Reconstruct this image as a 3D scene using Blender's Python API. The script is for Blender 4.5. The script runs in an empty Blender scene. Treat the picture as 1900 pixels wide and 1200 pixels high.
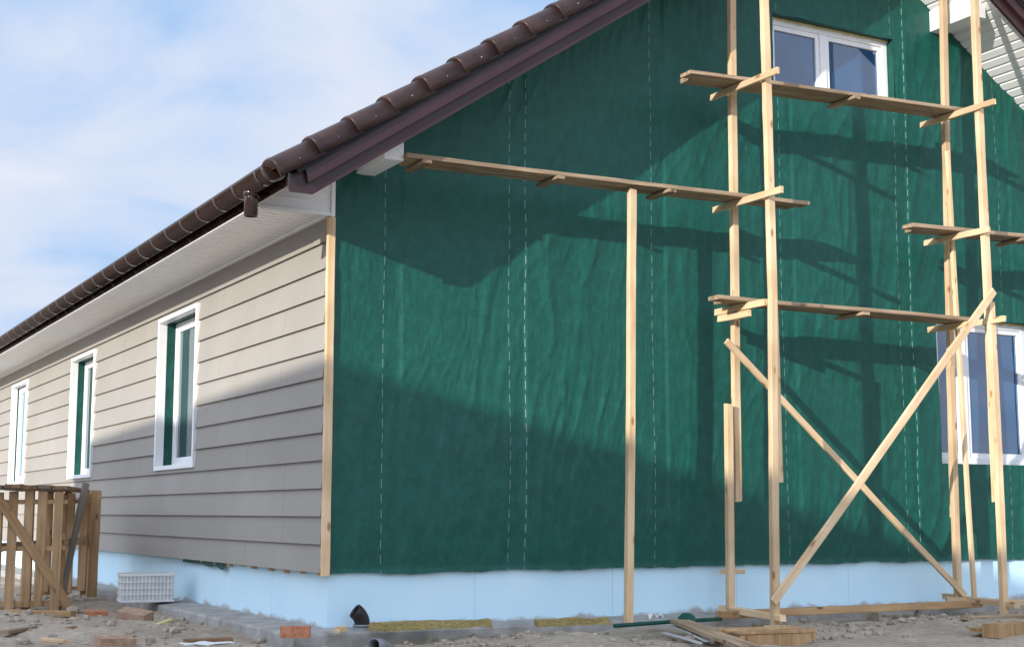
import bpy, bmesh, math, random
from mathutils import Vector, Matrix, noise
random.seed(7)
S = bpy.context.scene
C = S.collection
rad = math.radians
# ------------------------------------------------------------------ camera measured from the photo's vanishing points
PSI, PIT, FPX = rad(28.8), rad(7.6), 2610.0
CAM = Vector((-3.789, -9.705, 0.834))
def ray(x, y):
    u, v = x-950, 600-y
    F = FPX*math.cos(PIT)-v*math.sin(PIT); Z = FPX*math.sin(PIT)+v*math.cos(PIT)
    return Vector((F*math.sin(PSI)+u*math.cos(PSI), F*math.cos(PSI)-u*math.sin(PSI), Z))
def on_y(x, y, Y): d = ray(x, y); return CAM+d*((Y-CAM.y)/d.y)
def on_z(x, y, Z): d = ray(x, y); return CAM+d*((Z-CAM.z)/d.z)
cd = bpy.data.cameras.new('camera'); co = bpy.data.objects.new('camera', cd); C.objects.link(co)
co.location = CAM; co.rotation_euler = (rad(90)+PIT, 0, -PSI)
cd.sensor_width = 36; cd.lens = 36*FPX/1900; cd.clip_end = 6000
S.camera = co
S.view_settings.view_transform = 'Standard'; S.view_settings.look = 'None'; S.view_settings.exposure = 0

# ------------------------------------------------------------------ materials
def N(nt, t, **kw):
    n = nt.nodes.new(t)
    for k, v in kw.items(): setattr(n, k, v)
    return n
def base(name, rough=.6, spec=.4, metal=0):
    m = bpy.data.materials.new(name); m.use_nodes = True
    nt = m.node_tree; b = nt.nodes['Principled BSDF']
    b.inputs['Roughness'].default_value = rough; b.inputs['Specular IOR Level'].default_value = spec
    b.inputs['Metallic'].default_value = metal
    return m, nt, b
def ramp(nt, fac, stops):
    r = N(nt, 'ShaderNodeValToRGB'); e = r.color_ramp.elements
    while len(e) < len(stops): e.new(.5)
    for i, (p, c) in enumerate(stops):
        e[i].position = p; e[i].color = (*c, 1) if len(c) == 3 else c
    nt.links.new(fac, r.inputs[0]); return r
def noisy(name, c1, c2, scale=(4, 4, 4), detail=6, rough=.7, bump=.2, dist=.01, lo=.35, hi=.65, spec=.35, rnd=False, metal=0, c3=None, distort=0.0):
    m, nt, b = base(name, rough, spec, metal); L = nt.links.new
    tc = N(nt, 'ShaderNodeTexCoord'); mp = N(nt, 'ShaderNodeMapping'); mp.inputs['Scale'].default_value = scale
    L(tc.outputs['Object'], mp.inputs[0]); vec = mp.outputs[0]
    if rnd:
        oi = N(nt, 'ShaderNodeObjectInfo'); mu = N(nt, 'ShaderNodeMath', operation='MULTIPLY'); mu.inputs[1].default_value = 37
        L(oi.outputs['Random'], mu.inputs[0]); ad = N(nt, 'ShaderNodeVectorMath', operation='ADD')
        L(vec, ad.inputs[0]); L(mu.outputs[0], ad.inputs[1]); vec = ad.outputs[0]
    no = N(nt, 'ShaderNodeTexNoise'); no.inputs['Scale'].default_value = 1; no.inputs['Detail'].default_value = detail
    no.inputs['Roughness'].default_value = .62; no.inputs['Distortion'].default_value = distort
    L(vec, no.inputs['Vector'])
    st = [(lo, c1), (hi, c2)] if c3 is None else [(lo, c1), ((lo+hi)/2, c2), (hi, c3)]
    r = ramp(nt, no.outputs['Fac'], st); col = r.outputs[0]
    if rnd:
        hs = N(nt, 'ShaderNodeHueSaturation'); mr = N(nt, 'ShaderNodeMapRange'); mr.inputs['To Min'].default_value = .78; mr.inputs['To Max'].default_value = 1.12
        L(oi.outputs['Random'], mr.inputs[0]); L(mr.outputs[0], hs.inputs['Value']); L(col, hs.inputs['Color']); col = hs.outputs[0]
    L(col, b.inputs['Base Color'])
    if bump:
        bp = N(nt, 'ShaderNodeBump'); bp.inputs['Strength'].default_value = bump; bp.inputs['Distance'].default_value = dist
        L(no.outputs['Fac'], bp.inputs['Height']); L(bp.outputs[0], b.inputs['Normal'])
    return m
def wood(name, c1, c2, knot, gscale=(26, 26, 1.3), rough=.7):
    m, nt, b = base(name, rough, .25); L = nt.links.new
    tc = N(nt, 'ShaderNodeTexCoord'); oi = N(nt, 'ShaderNodeObjectInfo')
    mu = N(nt, 'ShaderNodeMath', operation='MULTIPLY'); mu.inputs[1].default_value = 53; L(oi.outputs['Random'], mu.inputs[0])
    ad = N(nt, 'ShaderNodeVectorMath', operation='ADD'); L(tc.outputs['Object'], ad.inputs[0]); L(mu.outputs[0], ad.inputs[1])
    mp = N(nt, 'ShaderNodeMapping'); mp.inputs['Scale'].default_value = gscale; L(ad.outputs[0], mp.inputs[0])
    no = N(nt, 'ShaderNodeTexNoise'); no.inputs['Scale'].default_value = 1; no.inputs['Detail'].default_value = 7; no.inputs['Distortion'].default_value = .7
    L(mp.outputs[0], no.inputs['Vector'])
    r = ramp(nt, no.outputs['Fac'], [(.32, c1), (.68, c2)])
    n2 = N(nt, 'ShaderNodeTexNoise'); n2.inputs['Scale'].default_value = 2.2; n2.inputs['Detail'].default_value = 4; L(ad.outputs[0], n2.inputs['Vector'])
    r2 = ramp(nt, n2.outputs['Fac'], [(.3, (.74, .72, .70)), (.6, (1, 1, 1))])
    mx = N(nt, 'ShaderNodeMix', data_type='RGBA', blend_type='MULTIPLY'); mx.inputs[0].default_value = 1
    L(r.outputs[0], mx.inputs[6]); L(r2.outputs[0], mx.inputs[7])
    mk_ = N(nt, 'ShaderNodeMapping'); mk_.inputs['Scale'].default_value = (9, 9, 3.6); L(ad.outputs[0], mk_.inputs[0])
    vo = N(nt, 'ShaderNodeTexVoronoi'); vo.inputs['Scale'].default_value = 1; L(mk_.outputs[0], vo.inputs['Vector'])
    rk = ramp(nt, vo.outputs['Distance'], [(.07, (1, 1, 1)), (.17, (0, 0, 0))])
    mx2 = N(nt, 'ShaderNodeMix', data_type='RGBA'); L(rk.outputs[0], mx2.inputs[0]); L(mx.outputs[2], mx2.inputs[6]); mx2.inputs[7].default_value = (*knot, 1)
    hs = N(nt, 'ShaderNodeHueSaturation'); mr = N(nt, 'ShaderNodeMapRange'); mr.inputs['To Min'].default_value = .82; mr.inputs['To Max'].default_value = 1.1
    L(oi.outputs['Random'], mr.inputs[0]); L(mr.outputs[0], hs.inputs['Value']); L(mx2.outputs[2], hs.inputs['Color'])
    L(hs.outputs[0], b.inputs['Base Color'])
    bp = N(nt, 'ShaderNodeBump'); bp.inputs['Strength'].default_value = .4; bp.inputs['Distance'].default_value = .004
    L(no.outputs['Fac'], bp.inputs['Height']); L(bp.outputs[0], b.inputs['Normal'])
    return m

PINE = wood('fresh_pine', (.73, .49, .275), (.85, .65, .42), (.38, .18, .08))
PLANKW = wood('used_plank', (.24, .165, .105), (.50, .37, .245), (.13, .08, .05))
OLDW = wood('weathered_wood', (.20, .12, .065), (.36, .22, .12), (.08, .05, .03))
GREYW = wood('grey_old_wood', (.19, .155, .125), (.33, .28, .23), (.08, .06, .05))
PALW = wood('pallet_wood', (.40, .23, .11), (.60, .39, .20), (.15, .08, .04))
WHITE = noisy('white_plastic', (.82, .82, .82), (.88, .88, .87), (3, 3, 3), rough=.35, bump=0)
SOFF = noisy('white_vinyl_soffit', (.90, .895, .885), (.93, .925, .915), (2, 2, 2), rough=.4, bump=0)
TILE = noisy('brown_roof_tile', (.027, .013, .011), (.054, .026, .022), (6, 6, 6), rough=.42, bump=.12, dist=.004, spec=.4)
FASC = noisy('brown_metal_trim', (.032, .012, .013), (.044, .018, .019), (3, 3, 3), rough=.38, bump=0, spec=.45)
DARKB = noisy('dark_underlay', (.010, .009, .012), (.02, .018, .022), (3, 3, 3), rough=.7, bump=0)
GUTT = noisy('glossy_brown_gutter', (.020, .010, .008), (.032, .016, .012), (2, 2, 2), rough=.14, bump=0, spec=.75)
CONC = noisy('concrete', (.26, .25, .23), (.44, .42, .39), (5, 5, 5), detail=10, rough=.9, bump=.5, dist=.02)
FOAM = noisy('yellow_foam', (.62, .50, .20), (.75, .66, .38), (40, 40, 40), rough=.9, bump=.6, dist=.01)
WOOL = noisy('mineral_wool', (.26, .20, .07), (.46, .37, .16), (30, 60, 90), rough=.95, bump=.8, dist=.015)
BRICK = noisy('red_brick', (.36, .13, .065), (.54, .25, .14), (25, 25, 25), rough=.9, bump=.5, dist=.006, rnd=True)
BRICK2 = noisy('dusty_brick', (.38, .23, .15), (.54, .38, .27), (18, 18, 18), rough=.92, bump=.5, dist=.006, rnd=True)
CRATEM = noisy('milky_plastic', (.70, .71, .69), (.82, .83, .81), (9, 9, 9), rough=.45, bump=.05)
CRATED = noisy('milky_plastic_thin', (.50, .51, .50), (.60, .61, .60), (9, 9, 9), rough=.5, bump=.05)
PIPEG = noisy('grey_pipe', (.20, .21, .22), (.27, .28, .29), (6, 6, 6), rough=.45, bump=.05)
PIPEB = noisy('dark_brown_pipe', (.018, .014, .013), (.036, .03, .028), (6, 6, 6), rough=.4, bump=.05)
MEMB2 = noisy('green_membrane_roll', (.003, .050, .039), (.008, .095, .074), (6, 6, 6), rough=.55, bump=.1)
ROCK = noisy('clod', (.27, .225, .175), (.48, .40, .315), (14, 14, 14), rough=.95, bump=.4, dist=.01)
STEEL = noisy('screw_steel', (.40, .38, .36), (.5, .48, .46), (9, 9, 9), rough=.4, bump=0)
NEIGH = noisy('plain_render', (.42, .38, .33), (.5, .46, .41), (2, 2, 2), rough=.9, bump=.1)

def glass_mat(name, col, ior):
    m, nt, b = base(name, .02, .5); L = nt.links.new
    b.inputs['IOR'].default_value = ior
    tc = N(nt, 'ShaderNodeTexCoord'); no = N(nt, 'ShaderNodeTexNoise'); no.inputs['Scale'].default_value = 1.4; L(tc.outputs['Object'], no.inputs['Vector'])
    n2 = N(nt, 'ShaderNodeTexNoise'); n2.inputs['Scale'].default_value = 1.3; n2.inputs['Detail'].default_value = 3; L(tc.outputs['Object'], n2.inputs['Vector'])
    r = ramp(nt, n2.outputs['Fac'], [(.3, tuple(c*.7 for c in col)), (.7, tuple(c*1.25 for c in col))]); L(r.outputs[0], b.inputs['Base Color'])
    bp = N(nt, 'ShaderNodeBump'); bp.inputs['Strength'].default_value = .14; bp.inputs['Distance'].default_value = .02
    L(no.outputs['Fac'], bp.inputs['Height']); L(bp.outputs[0], b.inputs['Normal'])
    return m
GLASS = glass_mat('sky_painted_glass', (.020, .080, .185), 2.3)  # blue of the reflected sky is put into the base colour
GLASSD = glass_mat('dark_glass', (.055, .095, .105), 2.3)  # base colour lightened to stand in for a pale reflection
GLASSL = glass_mat('pale_glass', (.22, .34, .42), 2.2)

def siding_mat():
    m, nt, b = base('grey_beige_siding', .65, .3); L = nt.links.new
    tc = N(nt, 'ShaderNodeTexCoord'); sx = N(nt, 'ShaderNodeSeparateXYZ'); L(tc.outputs['Object'], sx.inputs[0])
    mp = N(nt, 'ShaderNodeMapping'); mp.inputs['Scale'].default_value = (6, 1.6, 45); L(tc.outputs['Object'], mp.inputs[0])
    no = N(nt, 'ShaderNodeTexNoise'); no.inputs['Scale'].default_value = 1; no.inputs['Detail'].default_value = 6; no.inputs['Distortion'].default_value = 1.2
    L(mp.outputs[0], no.inputs['Vector'])
    n2 = N(nt, 'ShaderNodeTexNoise'); n2.inputs['Scale'].default_value = .9; n2.inputs['Detail'].default_value = 5; L(tc.outputs['Object'], n2.inputs['Vector'])
    r = ramp(nt, n2.outputs['Fac'], [(.3, (.315, .288, .252)), (.7, (.362, .333, .293))])
    sb = N(nt, 'ShaderNodeMath', operation='SUBTRACT'); sb.inputs[1].default_value = .393; L(sx.outputs[2], sb.inputs[0])
    dv = N(nt, 'ShaderNodeMath', operation='DIVIDE'); dv.inputs[1].default_value = .203; L(sb.outputs[0], dv.inputs[0])
    fl = N(nt, 'ShaderNodeMath', operation='FLOOR'); L(dv.outputs[0], fl.inputs[0])
    wn = N(nt, 'ShaderNodeTexWhiteNoise', noise_dimensions='1D'); L(fl.outputs[0], wn.inputs['W'])
    mr = N(nt, 'ShaderNodeMapRange'); mr.inputs['To Min'].default_value = .94; mr.inputs['To Max'].default_value = 1.05; L(wn.outputs['Value'], mr.inputs[0])
    hs = N(nt, 'ShaderNodeHueSaturation'); L(r.outputs[0], hs.inputs['Color']); L(mr.outputs[0], hs.inputs['Value'])
    L(hs.outputs[0], b.inputs['Base Color'])
    bp = N(nt, 'ShaderNodeBump'); bp.inputs['Strength'].default_value = .35; bp.inputs['Distance'].default_value = .004
    L(no.outputs['Fac'], bp.inputs['Height']); L(bp.outputs[0], b.inputs['Normal'])
    return m
SIDING = siding_mat()

def membrane_mat():
    m, nt, b = base('green_membrane', .47, .34); L = nt.links.new
    tc = N(nt, 'ShaderNodeTexCoord'); sx = N(nt, 'ShaderNodeSeparateXYZ'); L(tc.outputs['Object'], sx.inputs[0])
    n1 = N(nt, 'ShaderNodeTexNoise'); n1.inputs['Scale'].default_value = 9; n1.inputs['Detail'].default_value = 12; n1.inputs['Roughness'].default_value = .82
    L(tc.outputs['Object'], n1.inputs['Vector'])
    r = ramp(nt, n1.outputs['Fac'], [(.3, (.003, .060, .046)), (.5, (.005, .084, .064)), (.7, (.010, .118, .092))])
    nw = N(nt, 'ShaderNodeTexNoise'); nw.inputs['Scale'].default_value = 1.1; L(tc.outputs['Object'], nw.inputs['Vector'])
    w1 = N(nt, 'ShaderNodeMath', operation='MULTIPLY_ADD'); w1.inputs[1].default_value = .03; w1.inputs[2].default_value = -.015; L(nw.outputs['Fac'], w1.inputs[0])
    xx = N(nt, 'ShaderNodeMath', operation='ADD'); L(sx.outputs[0], xx.inputs[0]); L(w1.outputs[0], xx.inputs[1])
    tot = None
    for xi in (.434, 1.51, 1.655, 2.885, 4.29, 5.69, 5.84, 7.05, 8.5):
        cpn = N(nt, 'ShaderNodeMath', operation='COMPARE'); cpn.inputs[1].default_value = xi; cpn.inputs[2].default_value = .0022
        L(xx.outputs[0], cpn.inputs[0])
        if tot is None: tot = cpn.outputs[0]
        else:
            a = N(nt, 'ShaderNodeMath', operation='ADD'); L(tot, a.inputs[0]); L(cpn.outputs[0], a.inputs[1]); tot = a.outputs[0]
    md = N(nt, 'ShaderNodeMath', operation='MODULO'); md.inputs[1].default_value = .112; L(sx.outputs[2], md.inputs[0])
    lt = N(nt, 'ShaderNodeMath', operation='LESS_THAN'); lt.inputs[1].default_value = .066; L(md.outputs[0], lt.inputs[0])
    ml = N(nt, 'ShaderNodeMath', operation='MULTIPLY'); L(tot, ml.inputs[0]); L(lt.outputs[0], ml.inputs[1])
    m8 = N(nt, 'ShaderNodeMath', operation='MULTIPLY'); m8.inputs[1].default_value = .42; L(ml.outputs[0], m8.inputs[0])
    mx = N(nt, 'ShaderNodeMix', data_type='RGBA'); L(m8.outputs[0], mx.inputs[0]); L(r.outputs[0], mx.inputs[6]); mx.inputs[7].default_value = (.50, .65, .60, 1)
    L(mx.outputs[2], b.inputs['Base Color'])
    n3 = N(nt, 'ShaderNodeTexNoise'); n3.inputs['Scale'].default_value = 60; n3.inputs['Detail'].default_value = 4; L(tc.outputs['Object'], n3.inputs['Vector'])
    bp = N(nt, 'ShaderNodeBump'); bp.inputs['Strength'].default_value = .24; bp.inputs['Distance'].default_value = .005
    L(n3.outputs['Fac'], bp.inputs['Height'])
    mp = N(nt, 'ShaderNodeMapping'); mp.inputs['Scale'].default_value = (17, 1, 5); mp.inputs['Rotation'].default_value = (0, rad(8), 0); L(tc.outputs['Object'], mp.inputs[0])
    n4 = N(nt, 'ShaderNodeTexNoise'); n4.inputs['Scale'].default_value = 1; n4.inputs['Detail'].default_value = 7; n4.inputs['Distortion'].default_value = 1.3; L(mp.outputs[0], n4.inputs['Vector'])
    bp2 = N(nt, 'ShaderNodeBump'); bp2.inputs['Strength'].default_value = .36; bp2.inputs['Distance'].default_value = .014
    L(n4.outputs['Fac'], bp2.inputs['Height']); L(bp.outputs[0], bp2.inputs['Normal']); L(bp2.outputs[0], b.inputs['Normal'])
    return m
MEMB = membrane_mat()

def foundation_mat():
    m, nt, b = base('blue_insulation_board', .7, .3); L = nt.links.new
    tc = N(nt, 'ShaderNodeTexCoord'); sx = N(nt, 'ShaderNodeSeparateXYZ'); L(tc.outputs['Object'], sx.inputs[0])
    n1 = N(nt, 'ShaderNodeTexNoise'); n1.inputs['Scale'].default_value = 2; n1.inputs['Detail'].default_value = 6; L(tc.outputs['Object'], n1.inputs['Vector'])
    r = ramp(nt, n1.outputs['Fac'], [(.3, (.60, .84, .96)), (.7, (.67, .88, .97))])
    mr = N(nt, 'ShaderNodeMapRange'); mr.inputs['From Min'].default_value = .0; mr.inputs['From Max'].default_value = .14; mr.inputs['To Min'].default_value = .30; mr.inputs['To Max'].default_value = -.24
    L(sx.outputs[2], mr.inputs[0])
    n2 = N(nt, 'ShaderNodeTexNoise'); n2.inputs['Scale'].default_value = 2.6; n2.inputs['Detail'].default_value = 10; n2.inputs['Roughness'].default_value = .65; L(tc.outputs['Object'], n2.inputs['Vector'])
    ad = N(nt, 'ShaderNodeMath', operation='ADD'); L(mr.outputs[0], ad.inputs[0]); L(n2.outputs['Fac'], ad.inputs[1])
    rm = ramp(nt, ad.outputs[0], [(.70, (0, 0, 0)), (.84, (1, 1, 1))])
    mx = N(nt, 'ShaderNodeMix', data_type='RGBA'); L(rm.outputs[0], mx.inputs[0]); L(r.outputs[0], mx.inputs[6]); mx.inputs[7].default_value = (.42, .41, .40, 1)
    # butt joints between the insulation boards
    jt = N(nt, 'ShaderNodeMath', operation='MODULO'); jt.inputs[1].default_value = 1.25
    sm = N(nt, 'ShaderNodeMath', operation='ADD'); L(sx.outputs[0], sm.inputs[0]); L(sx.outputs[1], sm.inputs[1]); L(sm.outputs[0], jt.inputs[0])
    jl = N(nt, 'ShaderNodeMath', operation='LESS_THAN'); jl.inputs[1].default_value = .006; L(jt.outputs[0], jl.inputs[0])
    jm = N(nt, 'ShaderNodeMath', operation='MULTIPLY'); jm.inputs[1].default_value = .45; L(jl.outputs[0], jm.inputs[0])
    mj = N(nt, 'ShaderNodeMix', data_type='RGBA'); L(jm.outputs[0], mj.inputs[0]); L(mx.outputs[2], mj.inputs[6]); mj.inputs[7].default_value = (.25, .38, .48, 1)
    L(mj.outputs[2], b.inputs['Base Color'])
    bp = N(nt, 'ShaderNodeBump'); bp.inputs['Strength'].default_value = .2; bp.inputs['Distance'].default_value = .01
    L(ad.outputs[0], bp.inputs['Height']); L(bp.outputs[0], b.inputs['Normal'])
    return m
FOUND = foundation_mat()

def ground_mat():
    m, nt, b = base('sandy_ground', .95, .15); L = nt.links.new
    tc = N(nt, 'ShaderNodeTexCoord')
    n1 = N(nt, 'ShaderNodeTexNoise'); n1.inputs['Scale'].default_value = 1.4; n1.inputs['Detail'].default_value = 10; n1.inputs['Roughness'].default_value = .7; L(tc.outputs['Object'], n1.inputs['Vector'])
    r = ramp(nt, n1.outputs['Fac'], [(.3, (.33, .275, .215)), (.5, (.46, .39, .31)), (.68, (.57, .495, .40))])
    n2 = N(nt, 'ShaderNodeTexNoise'); n2.inputs['Scale'].default_value = 22; n2.inputs['Detail'].default_value = 8; n2.inputs['Roughness'].default_value = .75; L(tc.outputs['Object'], n2.inputs['Vector'])
    r2 = ramp(nt, n2.outputs['Fac'], [(.32, (.68, .66, .64)), (.6, (1, 1, 1))])
    mx = N(nt, 'ShaderNodeMix', data_type='RGBA', blend_type='MULTIPLY'); mx.inputs[0].default_value = 1; L(r.outputs[0], mx.inputs[6]); L(r2.outputs[0], mx.inputs[7])
    L(mx.outputs[2], b.inputs['Base Color'])
    bp = N(nt, 'ShaderNodeBump'); bp.inputs['Strength'].default_value = .6; bp.inputs['Distance'].default_value = .025
    L(n2.outputs['Fac'], bp.inputs['Height']); L(bp.outputs[0], b.inputs['Normal'])
    return m
GROUND = ground_mat()

# ------------------------------------------------------------------ helpers
def tag(o, label=None, cat=None, group=None, kind=None):
    if label: o['label'] = label
    if cat: o['category'] = cat
    if group: o['group'] = group
    if kind: o['kind'] = kind
    return o
def thing(name, label, cat, loc=(0, 0, 0), rz=0, group=None):
    o = bpy.data.objects.new(name, None); o.empty_display_size = .2; C.objects.link(o); o.location = loc; o.rotation_euler = (0, 0, rz)
    return tag(o, label, cat, group)
def mk(name, V, F, mat, parent=None, smooth=False, loc=(0, 0, 0)):
    me = bpy.data.meshes.new(name); me.from_pydata([tuple(v) for v in V], [], F); me.materials.append(mat)
    if smooth: me.polygons.foreach_set('use_smooth', [True]*len(me.polygons))
    me.update()
    o = bpy.data.objects.new(name, me); C.objects.link(o); o.parent = parent; o.location = loc
    return o
def fixn(o):
    bm = bmesh.new(); bm.from_mesh(o.data); bmesh.ops.recalc_face_normals(bm, faces=bm.faces); bm.to_mesh(o.data); bm.free(); return o
BF = [(0, 3, 2, 1), (4, 5, 6, 7), (0, 1, 5, 4), (1, 2, 6, 5), (2, 3, 7, 6), (3, 0, 4, 7)]
def boxes(name, L, mat, parent=None, bev=0.0, loc=(0, 0, 0), jit=0.0):
    V, F = [], []
    for (x0, x1, y0, y1, z0, z1) in L:
        n = len(V)
        for p in [(x0, y0, z0), (x1, y0, z0), (x1, y1, z0), (x0, y1, z0), (x0, y0, z1), (x1, y0, z1), (x1, y1, z1), (x0, y1, z1)]:
            V.append(tuple(c+random.uniform(-jit, jit) for c in p))
        F += [tuple(i+n for i in f) for f in BF]
    o = mk(name, V, F, mat, parent, loc=loc)
    if bev:
        bm = bmesh.new(); bm.from_mesh(o.data)
        bmesh.ops.bevel(bm, geom=bm.edges[:], offset=bev, segments=2, affect='EDGES', profile=.5); bm.to_mesh(o.data); bm.free()
    return o
def prism(name, poly, y0, y1, mat, parent=None, ax='Y'):
    n = len(poly); V = [(p[0], y0, p[1]) for p in poly]+[(p[0], y1, p[1]) for p in poly]
    F = [tuple(range(n)), tuple(range(2*n-1, n-1, -1))]+[(i, i+n, (i+1) % n+n, (i+1) % n) for i in range(n)]
    return fixn(mk(name, V, F, mat, parent))
def bar(name, A, B, w, t, mat, parent=None, hint=(1, 0, 0), bow=.004, ch=.004, split=True):
    """sawn timber from A to B; w across the hint direction, t across the other; grain runs along local Z"""
    A, B = Vector(A), Vector(B); d = B-A; Ln = d.length; z = d/Ln
    h = Vector(hint); x = (h-z*h.dot(z)).normalized(); y = z.cross(x)
    n = max(3, int(Ln/.15)+1); V, F = [], []; sd = random.uniform(0, 99)
    sect = [(-w/2+ch, -t/2), (w/2-ch, -t/2), (w/2, -t/2+ch), (w/2, t/2-ch), (w/2-ch, t/2), (-w/2+ch, t/2), (-w/2, t/2-ch), (-w/2, -t/2+ch)]
    for i in range(n):
        f = i/(n-1); zz = -Ln/2+Ln*f
        ox = noise.noise((zz*.7, sd, 0))*bow*2; oy = noise.noise((zz*.7, sd, 5))*bow*1.2
        k = 1+noise.noise((zz*3.5, sd, 9))*.07
        for (a, b) in sect: V.append((a*k+ox+random.uniform(-.0012, .0012), b*k+oy, zz+(random.uniform(-.006, .006) if i in (0, n-1) else 0)))
    for i in range(n-1):
        for j in range(8):
            F.append((i*8+j, i*8+(j+1) % 8, (i+1)*8+(j+1) % 8, (i+1)*8+j))
    F.append(tuple(range(7, -1, -1))); F.append(tuple((n-1)*8+j for j in range(8)))
    o = mk(name, V, F, mat, parent)
    M = Matrix((x, y, z)).transposed()
    o.rotation_euler = M.to_euler()
    o.location = (A+B)/2-(parent.location if parent else Vector((0, 0, 0)))
    return o
def tube(name, P, r, mat, parent=None, th=.006, n=20, smooth=True):
    """open pipe along points P with wall thickness"""
    P = [Vector(p) for p in P]; V, F = [], []
    m = len(P)
    for ri, rr in enumerate((r, r-th)):
        for i, p in enumerate(P):
            d = (P[min(i+1, m-1)]-P[max(i-1, 0)]).normalized()
            a = d.cross(Vector((.3, .9, .1))).normalized(); b = d.cross(a)
            for j in range(n):
                t = 2*math.pi*j/n; V.append(p+a*rr*math.cos(t)+b*rr*math.sin(t))
    o = m*n
    for i in range(m-1):
        for j in range(n):
            k = (j+1) % n
            F.append((i*n+j, i*n+k, (i+1)*n+k, (i+1)*n+j)); F.append((o+i*n+j, o+(i+1)*n+j, o+(i+1)*n+k, o+i*n+k))
    for i in (0, m-1):
        for j in range(n):
            k = (j+1) % n; F.append((i*n+j, i*n+k, o+i*n+k, o+i*n+j))
    ob = fixn(mk(name, V, F, mat, parent, smooth))
    return ob
def lump(name, size, mat, parent=None, sub=4, amp=.12, loc=(0, 0, 0), rot=(0, 0, 0), sharp=.0):
    bm = bmesh.new(); bmesh.ops.create_cube(bm, size=1)
    bmesh.ops.subdivide_edges(bm, edges=bm.edges[:], cuts=sub, use_grid_fill=True)
    sd = random.uniform(0, 99)
    for v in bm.verts:
        p = Vector((v.co.x*size[0], v.co.y*size[1], v.co.z*size[2]))
        q = p*(1.4/max(.05, min(size)))*.35
        p += Vector((noise.noise((q.x+sd, q.y, q.z)), noise.noise((q.x, q.y+sd, q.z)), noise.noise((q.x, q.y, q.z+sd))))*amp*min(size)
        p.z += size[2]/2
        v.co = p
    me = bpy.data.meshes.new(name); bm.to_mesh(me); bm.free(); me.materials.append(mat)
    o = bpy.data.objects.new(name, me); C.objects.link(o); o.parent = parent; o.location = loc; o.rotation_euler = rot
    return o

# ------------------------------------------------------------------ ground
def gz(x, y):
    z = -.085+.035*noise.noise((x*.8, y*.8, 1))+.026*noise.noise((x*2.7, y*2.7, 4))+.012*noise.noise((x*8, y*8, 7))
    z += .005*noise.noise((x*22, y*22, 2))
    for (cx, cy, h, r) in ((1.35, -1.15, .07, .5), (-1.2, 1.6, .06, .5), (4.9, -1.35, .07, .6), (7.2, -1.2, .08, .7), (-1.9, 2.9, .07, .5), (-.55, -.1, -.05, .9)):
        d = ((x-cx)**2+(y-cy)**2)/(r*r)
        if d < 6: z += h*math.exp(-d)*(1+.5*noise.noise((x*6, y*6, 3)))
    if x > .05 and y > .05: z = -.2
    return z
def axis(lo, hi, st):
    a = []; v = lo
    while v < hi: a.append(v); v += st
    g = st
    left = []; v = lo
    while v > -2000: g *= 1.35; v -= g; left.append(v)
    g = st; right = []; v = hi
    while v < 2000: right.append(v); g *= 1.35; v += g
    return left[::-1]+a+right
xs, ys = axis(-3.2, 8.6, .034), axis(-2.6, 8, .04)
V = [(x, y, gz(x, y) if (-40 < x < 40 and -40 < y < 40) else -.085) for y in ys for x in xs]
nx = len(xs)
F = [(j*nx+i, j*nx+i+1, (j+1)*nx+i+1, (j+1)*nx+i) for j in range(len(ys)-1) for i in range(nx-1)]
tag(mk('ground', V, F, GROUND, smooth=True), kind='structure')

# concrete apron round the base, an L with a rough edge
def apron():
    V, F = [], []
    def strip(path, inner):
        n0 = len(V)
        for (ox, oy), (ix, iy) in zip(path, inner):
            j = noise.noise((ox*3, oy*3, 0))*.025; k = noise.noise((ox*4, oy*4, 8))*.008
            nxv, nyv = ox-ix, oy-iy; l = math.hypot(nxv, nyv)
            ox2, oy2 = ox+nxv/l*j, oy+nyv/l*j
            V.extend([(ix, iy, .0+k), ((ix+ox2)/2, (iy+oy2)/2, -.004+k), (ox2, oy2, -.014+k), (ox2+nxv/l*.012, oy2+nyv/l*.012, -.03), (ox2+nxv/l*.02, oy2+nyv/l*.02, -.2)])
        m = len(path)
        for i in range(m-1):
            for q in range(4):
                a = n0+i*5+q; F.append((a, a+1, a+6, a+5))
    path, inner = [], []
    y = 18
    while y > -.2: path.append((-.30, y)); inner.append((.06, max(y, .06))); y -= .12
    x = -.3
    while x < 10.3: path.append((x, -.22)); inner.append((max(x, .06), .06)); x += .12
    strip(path, inner)
    return fixn(mk('concrete_apron', V, F, CONC))
tag(apron(), kind='structure')

# ------------------------------------------------------------------ the house
RX = 4.85; W = 2*RX; DEPTH = 18.0; SL = .67; TH = math.atan(SL); OV = -.75; EX = -.60
def zlow(x): return 3.285+SL*min(x, W-x)
house = thing('unfinished_house', 'unfinished gabled house with brown tile roof, beige siding and green membrane gable', 'house')
boxes('foundation', [(.03, W-.03, .02, DEPTH, -.3, .40)], FOUND, house)
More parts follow.
